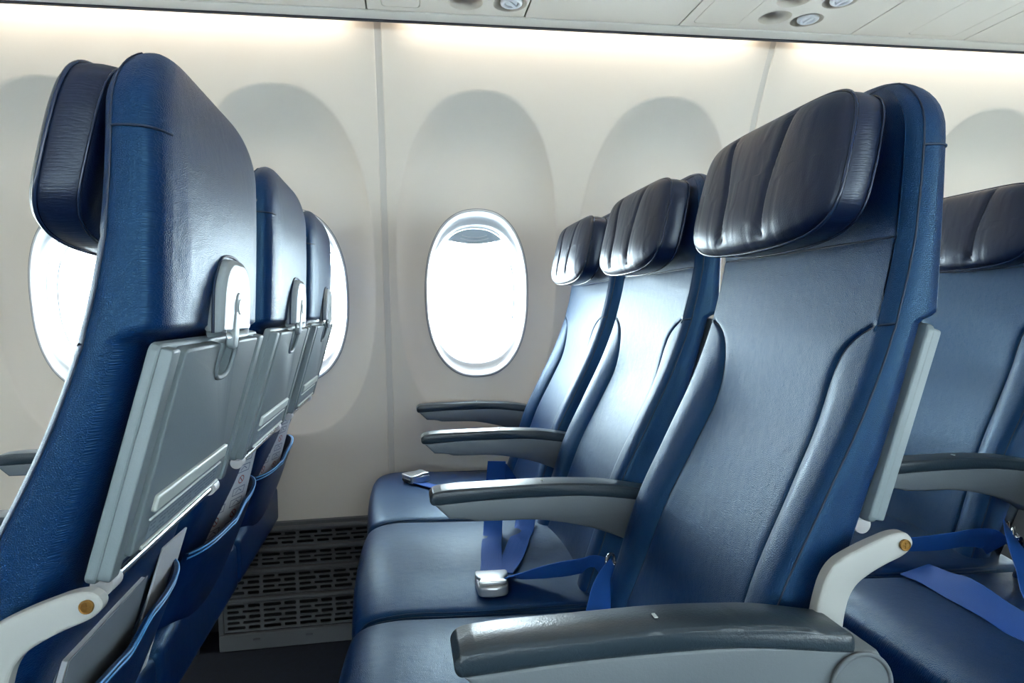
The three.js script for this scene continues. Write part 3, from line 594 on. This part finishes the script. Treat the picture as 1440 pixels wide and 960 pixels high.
// seat pocket
const pk = curve([[-0.70, 0.262], [-0.62, 0.315], [-0.56, 0.352], [-0.50, 0.388], [-0.42, 0.424], [-0.36, 0.446], [-0.30, 0.462]]);
const pkTop = (z) => -0.347 - 0.026 * sstep(-0.055, 0.02, z) + 0.010 * sstep(0.06, 0.19, z) + 0.006 * Math.sin(z * 22);
const pocketPt = (z, y) => { const e = Math.abs(z) / 0.196; return [pk(y) - 0.026 * e ** 6 + 0.008 * Math.cos(z * 14) * sstep(-0.33, -0.45, y), y, z]; };
const pocketGeo = (() => {
  const front = [], back = [];
  for (let j = 0; j <= 24; j++) { const r = [], b = []; for (let i = 0; i <= 36; i++) { const z = lerp(0.196, -0.196, i / 36), y = lerp(-0.70, pkTop(z), j / 24), p = pocketPt(z, y); r.push(p); b.push([p[0] - 0.005, p[1], p[2]]); } front.push(r); back.push(b.reverse()); }
  const lip = front[24].map((p, i) => p), lipB = back[24].slice().reverse();
  return lift(merge([rowsGeo(front, { uvs: (p) => [p[2], p[1]] }), rowsGeo(back, { uvs: (p) => [p[2], p[1]] }), rowsGeo([lip, lipB], { uvs: (p) => [p[2], p[1]] })]));
})();
const pocketPiping = (() => lift(merge([0.001, 0.008].map((d) => { const p = []; for (let i = 0; i <= 36; i++) { const z = lerp(0.195, -0.195, i / 36), y = pkTop(z) - d, q = pocketPt(z, y); p.push([q[0] + 0.0006, q[1], q[2]]); } return tube(p, 0.0016, { seg: 110 }); }))))();
// frame under the seat
const beamGeo = lift(merge([at(cyl(0.022, 0.483, 'z', 16), 0.30, -0.64, 0), at(cyl(0.022, 0.483, 'z', 16), 0.02, -0.655, 0)]));
const legGeo = (() => { const s = rounded([[0.0, -0.635, 0.01], [0.31, -0.635, 0.01], [0.24, -0.988, 0.006], [0.20, -0.988, 0.006], [0.19, -0.72, 0.05], [0.05, -0.70, 0.05], [0.03, -0.988, 0.006], [-0.015, -0.988, 0.006]]); return lift(slab(s, 0.03, 0.004)); })();
const platGeo = (() => { const s = rounded([[0.335, -0.50, 0.01], [0.350, -0.42, 0.01], [0.385, -0.335, 0.012], [0.412, -0.335, 0.012], [0.378, -0.42, 0.01], [0.365, -0.50, 0.01]]); for (const [x, y] of [[0.362, -0.43], [0.374, -0.40], [0.387, -0.37]]) { const h = new THREE.Path(); h.absarc(x, y, 0.004, 0, 7, true); s.holes.push(h); } return lift(slab(s, 0.008, 0.001)); })();

const S = 0.483, ROW = 0.752, ZA = -0.8005;
function makeSeat(label, X0, k, { long = false, group, recline = 0 } = {}) {     // k = 0 aisle, 1 middle, 2 window
  const zc = ZA - k * S, o = thing('airline_seat', label, 'seat', [X0, 0, zc], group);
  const b = part(o, 'backrest', backGeo, M.leather); part(b, 'seam', backSeams, M.seam);
  const h = part(o, 'headrest', headGeo, M.headLeather, 'navy padded headrest'); part(h, 'seam', headSeams, M.seam); part(h, 'piping', headPiping, M.piping); part(h, 'mount', headMount, M.seam);
  const c = part(o, 'seat_cushion', cushionGeo, M.leather); part(c, 'seam', cushionSeam, M.leather);
  const arm = (dz, body, pad, lab) => { const a = part(o, 'armrest', body, M.armBody, lab); a.position.z = dz; const p = part(a, 'armrest_pad', pad, M.armPad, 'dark padded top'); part(a, 'pad_mark', padMark, M.trayBar); return a; };
  if (k === 0) { const a = arm(S / 2 + 0.004, aisleBody, aislePad); part(a, 'pivot_cap', pivotCap, M.armBody); const t = part(o, 'tray_arm', bracketGeo, M.bracket, 'pale curved tray arm'); t.position.set(recline * 0.75, recline * 0.2, 0.222); part(t, 'screw', screwGeo, M.brass, 'brass screw'); }
  const a = arm(k === 2 ? -S / 2 + 0.006 : -S / 2, long ? armBodyLong : armBody, long ? armPadLong : armPad); 
  const pl = part(o, 'hinge_plate', platGeo, M.bracket, 'pale drilled hinge plate'); pl.position.z = -S / 2 + 0.028;
  const t = part(o, 'tray_table', trayGeo, M.tray, 'grey folded tray table');
  part(t, 'notch_rim', trayRim, M.tray); part(t, 'grip_bar', trayBar, M.trayBar); part(t, 'ridge', trayRidge, M.trayBar); part(t, 'hinge_rod', trayRod, M.chrome); part(t, 'notice', trayLabel, M.trayLabel, 'small printed notice');
  trayKnob.forEach((g) => part(t, 'knob', g, M.knob, 'white hinge knob'));
  const l = part(o, 'latch_housing', latchHousing, M.latch); part(l, 'latch_well', latchWell, M.darkMetal); part(l, 'latch_lever', latchLever, M.latch); part(l, 'rim', latchTrim, M.seam);
  const p = part(o, 'seat_pocket', pocketGeo, M.leather, 'blue leather seat pocket'); part(p, 'piping', pocketPiping, M.pocketPiping, 'double light blue edge stitching');
  for (const m of [t]) { const cx = 0.53, cy = EYE + 0.2, cs = Math.cos(recline), sn = Math.sin(recline); m.rotation.z = recline; m.position.x = cx - (cx * cs - cy * sn); m.position.y = cy - (cx * sn + cy * cs); }
  part(o, 'frame_tube', beamGeo, M.darkMetal);
  if (k !== 2) part(o, 'leg_frame', legGeo, M.bracket);
  return o;
}
const place = ['by the aisle', 'in the middle', 'next to the window wall'];
for (let k = 0; k < 3; k++) makeSeat(['blue leather aisle seat whose tray-backed rear faces the gap, magazine in its pocket', 'blue leather middle seat seen from behind, folded grey tray and safety card in pocket', 'blue leather window seat seen from behind, folded grey tray, pale card in pocket'][k], -0.754, k, { long: k === 1, group: 'row of seats seen from behind', recline: 0.03 });
for (let k = 0; k < 3; k++) makeSeat(['large blue leather aisle seat with pale curved tray arm behind it', 'blue leather middle seat with a silver buckle lying on its cushion', 'blue leather window seat with a silver buckle near its front edge'][k], 0, k, { group: 'row of seats facing the trays' });
for (let k = 0; k < 3; k++) makeSeat(['blue leather aisle seat behind the pale tray arm, belt straps across cushion', 'blue leather middle seat behind the large aisle seat', 'blue leather window seat hidden behind the large aisle seat row'][k], ROW, k, { group: 'row of seats behind the tray arm' });

/* ------------------------------------------------------------------ seat belts */
const buckleGeos = (() => {                                // x along the strap, opening at -x
  const body = slab(rounded([[-0.030, -0.024, 0.006], [0.020, -0.021, 0.008], [0.024, 0, 0.004], [0.020, 0.021, 0.008], [-0.030, 0.024, 0.006]]), 0.016, 0.004, { segs: 6 }); body.rotateX(-Math.PI / 2);
  const flap = slab(rounded([[-0.031, -0.023, 0.005], [-0.012, -0.0235, 0.008], [0.002, -0.016, 0.006], [0.018, -0.021, 0.006], [0.018, 0.021, 0.006], [0.002, 0.016, 0.006], [-0.012, 0.0235, 0.008], [-0.031, 0.023, 0.005]]), 0.006, 0.002, { segs: 6 }); flap.rotateX(-Math.PI / 2); flap.rotateZ(0.06); flap.translate(0, 0.010, 0);
  const slot = at(rbox(0.006, 0.007, 0.036, 0.002), -0.029, -0.001, 0);
  return { body, flap, slot };
})();
function addBuckle(belt, pos, turn, tilt = 0) {
  const m = new THREE.Matrix4().makeRotationFromEuler(new THREE.Euler(0, turn, tilt, 'YXZ')).scale(new THREE.Vector3(1.2, 1.15, 1.2)).setPosition(pos[0], pos[1] + EYE, pos[2]);
  const b = part(belt, 'buckle', buckleGeos.body.clone().applyMatrix4(m), M.buckle, 'silver metal buckle');
  part(b, 'flap', buckleGeos.flap.clone().applyMatrix4(m), M.buckle); part(b, 'slot', buckleGeos.slot.clone().applyMatrix4(m), M.darkMetal);
}
const cushTop = curve([[-0.09, -0.4735], [-0.03, -0.4695], [0.10, -0.4765], [0.385, -0.488]]);
const cushY = (x, z) => { const X0 = x > 0.6 ? ROW : 0, k = Math.round((ZA - z) / S), q = clamp((z - (ZA - k * S)) / 0.239, -1, 1); return cushTop(x - X0) + 0.010 * (1 - q * q) - 0.008 * q ** 4; };
const onSeat = (pts) => pts.map((p) => (p.length === 2 ? [p[0], cushY(p[0], p[1]) + 0.0035, p[1]] : p));   // [x, z]: lies on the cushion
const strap = (belt, pts0, dirs, w, pts = onSeat(pts0)) => part(belt, 'strap', lift(ribbon(pts, dirs, w)), M.webbing);
function addAnchor(belt, x, y, z) {
  const g = lift(at(merge([at(new THREE.TorusGeometry(0.012, 0.0028, 8, 20).rotateY(0.7), -0.004, 0.012, 0), at(rbox(0.012, 0.034, 0.006, 0.002).rotateZ(0.5), 0.008, -0.006, 0), at(cyl(0.006, 0.012), 0.016, -0.018, 0.004), at(cyl(0.004, 0.014), 0.002, 0.006, 0.002)]), x, y, z));
  part(belt, 'anchor', g, M.chrome, 'small metal anchor hook');
}
const X = [1, 0, 0], Z = [0, 0, 1];
{
  const b = thing('seat_belt', 'blue seat belt with silver buckle on the middle cushion', 'seat belt', [0, 0, 0], 'seat belts');
  addBuckle(b, [0.138, cushY(0.138, -1.1) + 0.0115, -1.100], Math.PI / 2 - 0.06 + Math.PI, 0);
  strap(b, [[0.140, -0.464, -1.130], [0.150, -1.20], [0.163, -1.30], [0.176, -1.38], [0.184, -0.435, -1.418], [0.190, -0.36, -1.42], [0.193, -0.326, -1.415]], [X, X, X, X, X, [1, 0.1, 0], [1, 0.25, 0]], 0.040);
  strap(b, [[0.160, -0.464, -1.150], [0.19, -1.22], [0.222, -1.32], [0.252, -1.42], [0.262, -0.448, -1.47], [0.225, -0.39, -1.455], [0.196, -0.345, -1.425]], [[1, 0, 0.3], [1, 0.1, 0.3], [1, 0.1, 0.3], [1, 0.1, 0.2], [1, 0, 0], [1, 0.2, 0], [1, 0.3, 0]], 0.044);
  strap(b, [[0.160, -0.463, -1.125], [0.185, -0.460, -1.115], [0.225, -0.452, -1.105], [0.270, -0.444, -1.095], [0.305, -0.440, -1.09], [0.330, -0.440, -1.065]], [[0.2, 0.15, 1], [0.1, 0.6, 1], [0.1, 1.0, 1], [0.1, 1.3, 1], [0.2, 1.2, 1], [0.5, 1.0, 1]], 0.048);
  addAnchor(b, 0.332, -0.43, -1.045);
}
{
  const b = thing('seat_belt', 'blue seat belt strap spread beside the large aisle seat cushion', 'seat belt', [0, 0, 0], 'seat belts');
  strap(b, [[0.325, -0.418, -1.005], [0.300, -0.432, -0.975], [0.262, -0.93], [0.225, -0.87], [0.20, -0.80]], [[0.2, -1, 0.2], [0.5, -0.8, 0.4], [0.8, -0.3, -0.5], [1, 0, -0.3], [1, 0, -0.2]], 0.046);
  strap(b, [[0.335, -0.425, -1.000], [0.345, -0.445, -0.95], [0.34, -0.86], [0.32, -0.78]], [[0.3, -1, 0.2], [0.8, -0.5, 0.2], [1, 0, 0], [1, 0, 0.1]], 0.046);
  addAnchor(b, 0.340, -0.435, -1.012);
}
{
  const b = thing('seat_belt', 'blue seat belt with open silver buckle on the window cushion', 'seat belt', [0, 0, 0], 'seat belts');
  addBuckle(b, [0.031, cushY(0.031, -1.815) + 0.0115, -1.815], Math.PI + 0.5 + Math.PI, 0);
  strap(b, [[0.018, -1.805], [0.05, -1.77], [0.11, -1.715], [0.19, -1.66], [0.28, -1.60]], [[0.5, 0, 1], [0.5, 0, 1], [0.4, 0, 1], [0.4, 0, 1], [0.4, 0, 1]], 0.044);
}
{
  const b = thing('seat_belt', 'blue seat belt trailing over the cushion behind the pale tray arm', 'seat belt', [0, 0, 0], 'seat belts');
  strap(b, [[0.86, -0.449, -1.085], [0.92, -0.447, -1.080], [0.98, -0.444, -1.072], [1.03, -0.438, -1.065], [1.062, -0.442, -1.058], [1.072, -0.455, -1.05]], [[0, 1.0, 1], [0, 1.2, 1], [0, 1.5, 1], [0, 1.6, 1], [0, 1.8, 0.9], [0.3, 1.6, 0.8]], 0.050);
  addAnchor(b, 1.085, -0.43, -1.04);
}
{
  const b = thing('seat_belt', 'blue seat belt lying across the aisle cushion behind the tray arm', 'seat belt', [0, 0, 0], 'seat belts');
  strap(b, [[0.875, -0.468, -1.022], [0.868, -0.461, -0.97], [0.858, -0.454, -0.91], [0.850, -0.456, -0.83], [0.842, -0.461, -0.73], [0.83, -0.466, -0.63]], [[1, 0.35, 0.4], [1, 0.3, 0.3], [1, 0.5, 0.2], [1, 0.2, 0.2], [1, 0.35, 0.1], [1, 0.2, 0.1]], 0.056);
  strap(b, [[1.045, -0.405, -1.000], [1.025, -0.425, -0.965], [0.985, -0.460, -0.90], [0.945, -0.82], [0.93, -0.72], [0.92, -0.64]], [[0.5, -1, 0.2], [0.7, -0.8, 0.3], [0.9, -0.3, -0.3], [1, 0, -0.2], [1, 0, -0.1], [1, 0, 0]], 0.058);
  addAnchor(b, 1.060, -0.425, -1.005);
}

/* ------------------------------------------------------------------ reading matter in the pockets */
function sheetThing(name, label, cat, w, h, th, base, tilt, yaw, mat, roll = 0) {
  const o = thing(name, label, cat, [base[0], base[1] + EYE, base[2]]); o.rotation.set(0, yaw, -tilt, 'YXZ');
  const g = rbox(th, h, w, Math.min(0.001, th / 2.1)); g.rotateX(roll); g.translate(0, h / 2, 0);
  return [o, g];
}
const cardTex = (() => {
  const c = document.createElement('canvas'); c.width = 256; c.height = 512; const x = c.getContext('2d'); x.fillStyle = '#d5d8e0'; x.fillRect(0, 0, 256, 512);
  seed = 5; for (let r = 0; r < 9; r++) for (let q = 0; q < 2; q++) { const cx = 70 + q * 116, cy = 40 + r * 52; x.strokeStyle = r % 3 === 2 ? '#a8484e' : '#76809a'; x.lineWidth = 4; x.beginPath(); if (r % 3 === 2) { x.arc(cx, cy, 17, 0, 7); x.moveTo(cx - 12, cy - 12); x.lineTo(cx + 12, cy + 12); } else { x.rect(cx - 38, cy - 16, 76, 32); x.moveTo(cx - 20, cy + 8); x.lineTo(cx, cy - 8); x.lineTo(cx + 22, cy + 6); } x.stroke(); }
  const t = new THREE.CanvasTexture(c); t.colorSpace = THREE.SRGBColorSpace; return t;
})();
M.card = new THREE.MeshStandardMaterial({ map: cardTex, roughness: 0.4 });
function card(label, base, yaw, roll) {
  const [o, g] = sheetThing('safety_card', label, 'card', 0.125, 0.23, 0.0016, base, 0.30, yaw, M.card, roll);
  o.userData.group = 'safety cards';
  const uv = g.attributes.uv, p = g.attributes.position; for (let i = 0; i < p.count; i++) uv.setXY(i, 0.5 - p.getZ(i) / 0.125, p.getY(i) / 0.23);
  part(o, 'printed_sheet', g, M.card);
}
card('white printed safety card in the middle seat pocket', [-0.372, -0.475, -1.335], -0.32, 0.03);
card('white safety card with red circles in the window seat pocket', [-0.372, -0.475, -1.755], -0.28, 0.0);
{
  const [o, g] = sheetThing('magazine', 'grey magazine leaning in the aisle seat pocket', 'magazine', 0.19, 0.235, 0.006, [-0.392, -0.545, -0.775], 0.30, 0.0, M.cover, 0.03);
  part(o, 'pages', g, M.paper);
  const c = rbox(0.0015, 0.237, 0.192, 0.0006); c.rotateX(0.03); c.translate(0.0042, 0.1185, 0); part(o, 'front_cover', c, M.cover);
  const d = rbox(0.0015, 0.237, 0.192, 0.0006); d.rotateX(0.03); d.translate(-0.0042, 0.1185, 0); part(o, 'back_cover', d, M.cover);
  const [o2, g2] = sheetThing('booklet', 'thin pale booklet standing behind the pocket edge of the aisle seat', 'booklet', 0.10, 0.24, 0.003, [-0.385, -0.53, -0.955], 0.30, 0.0, M.paper, -0.05);
  part(o2, 'pages', g2, M.paper);
}

renderer.render(scene, camera);
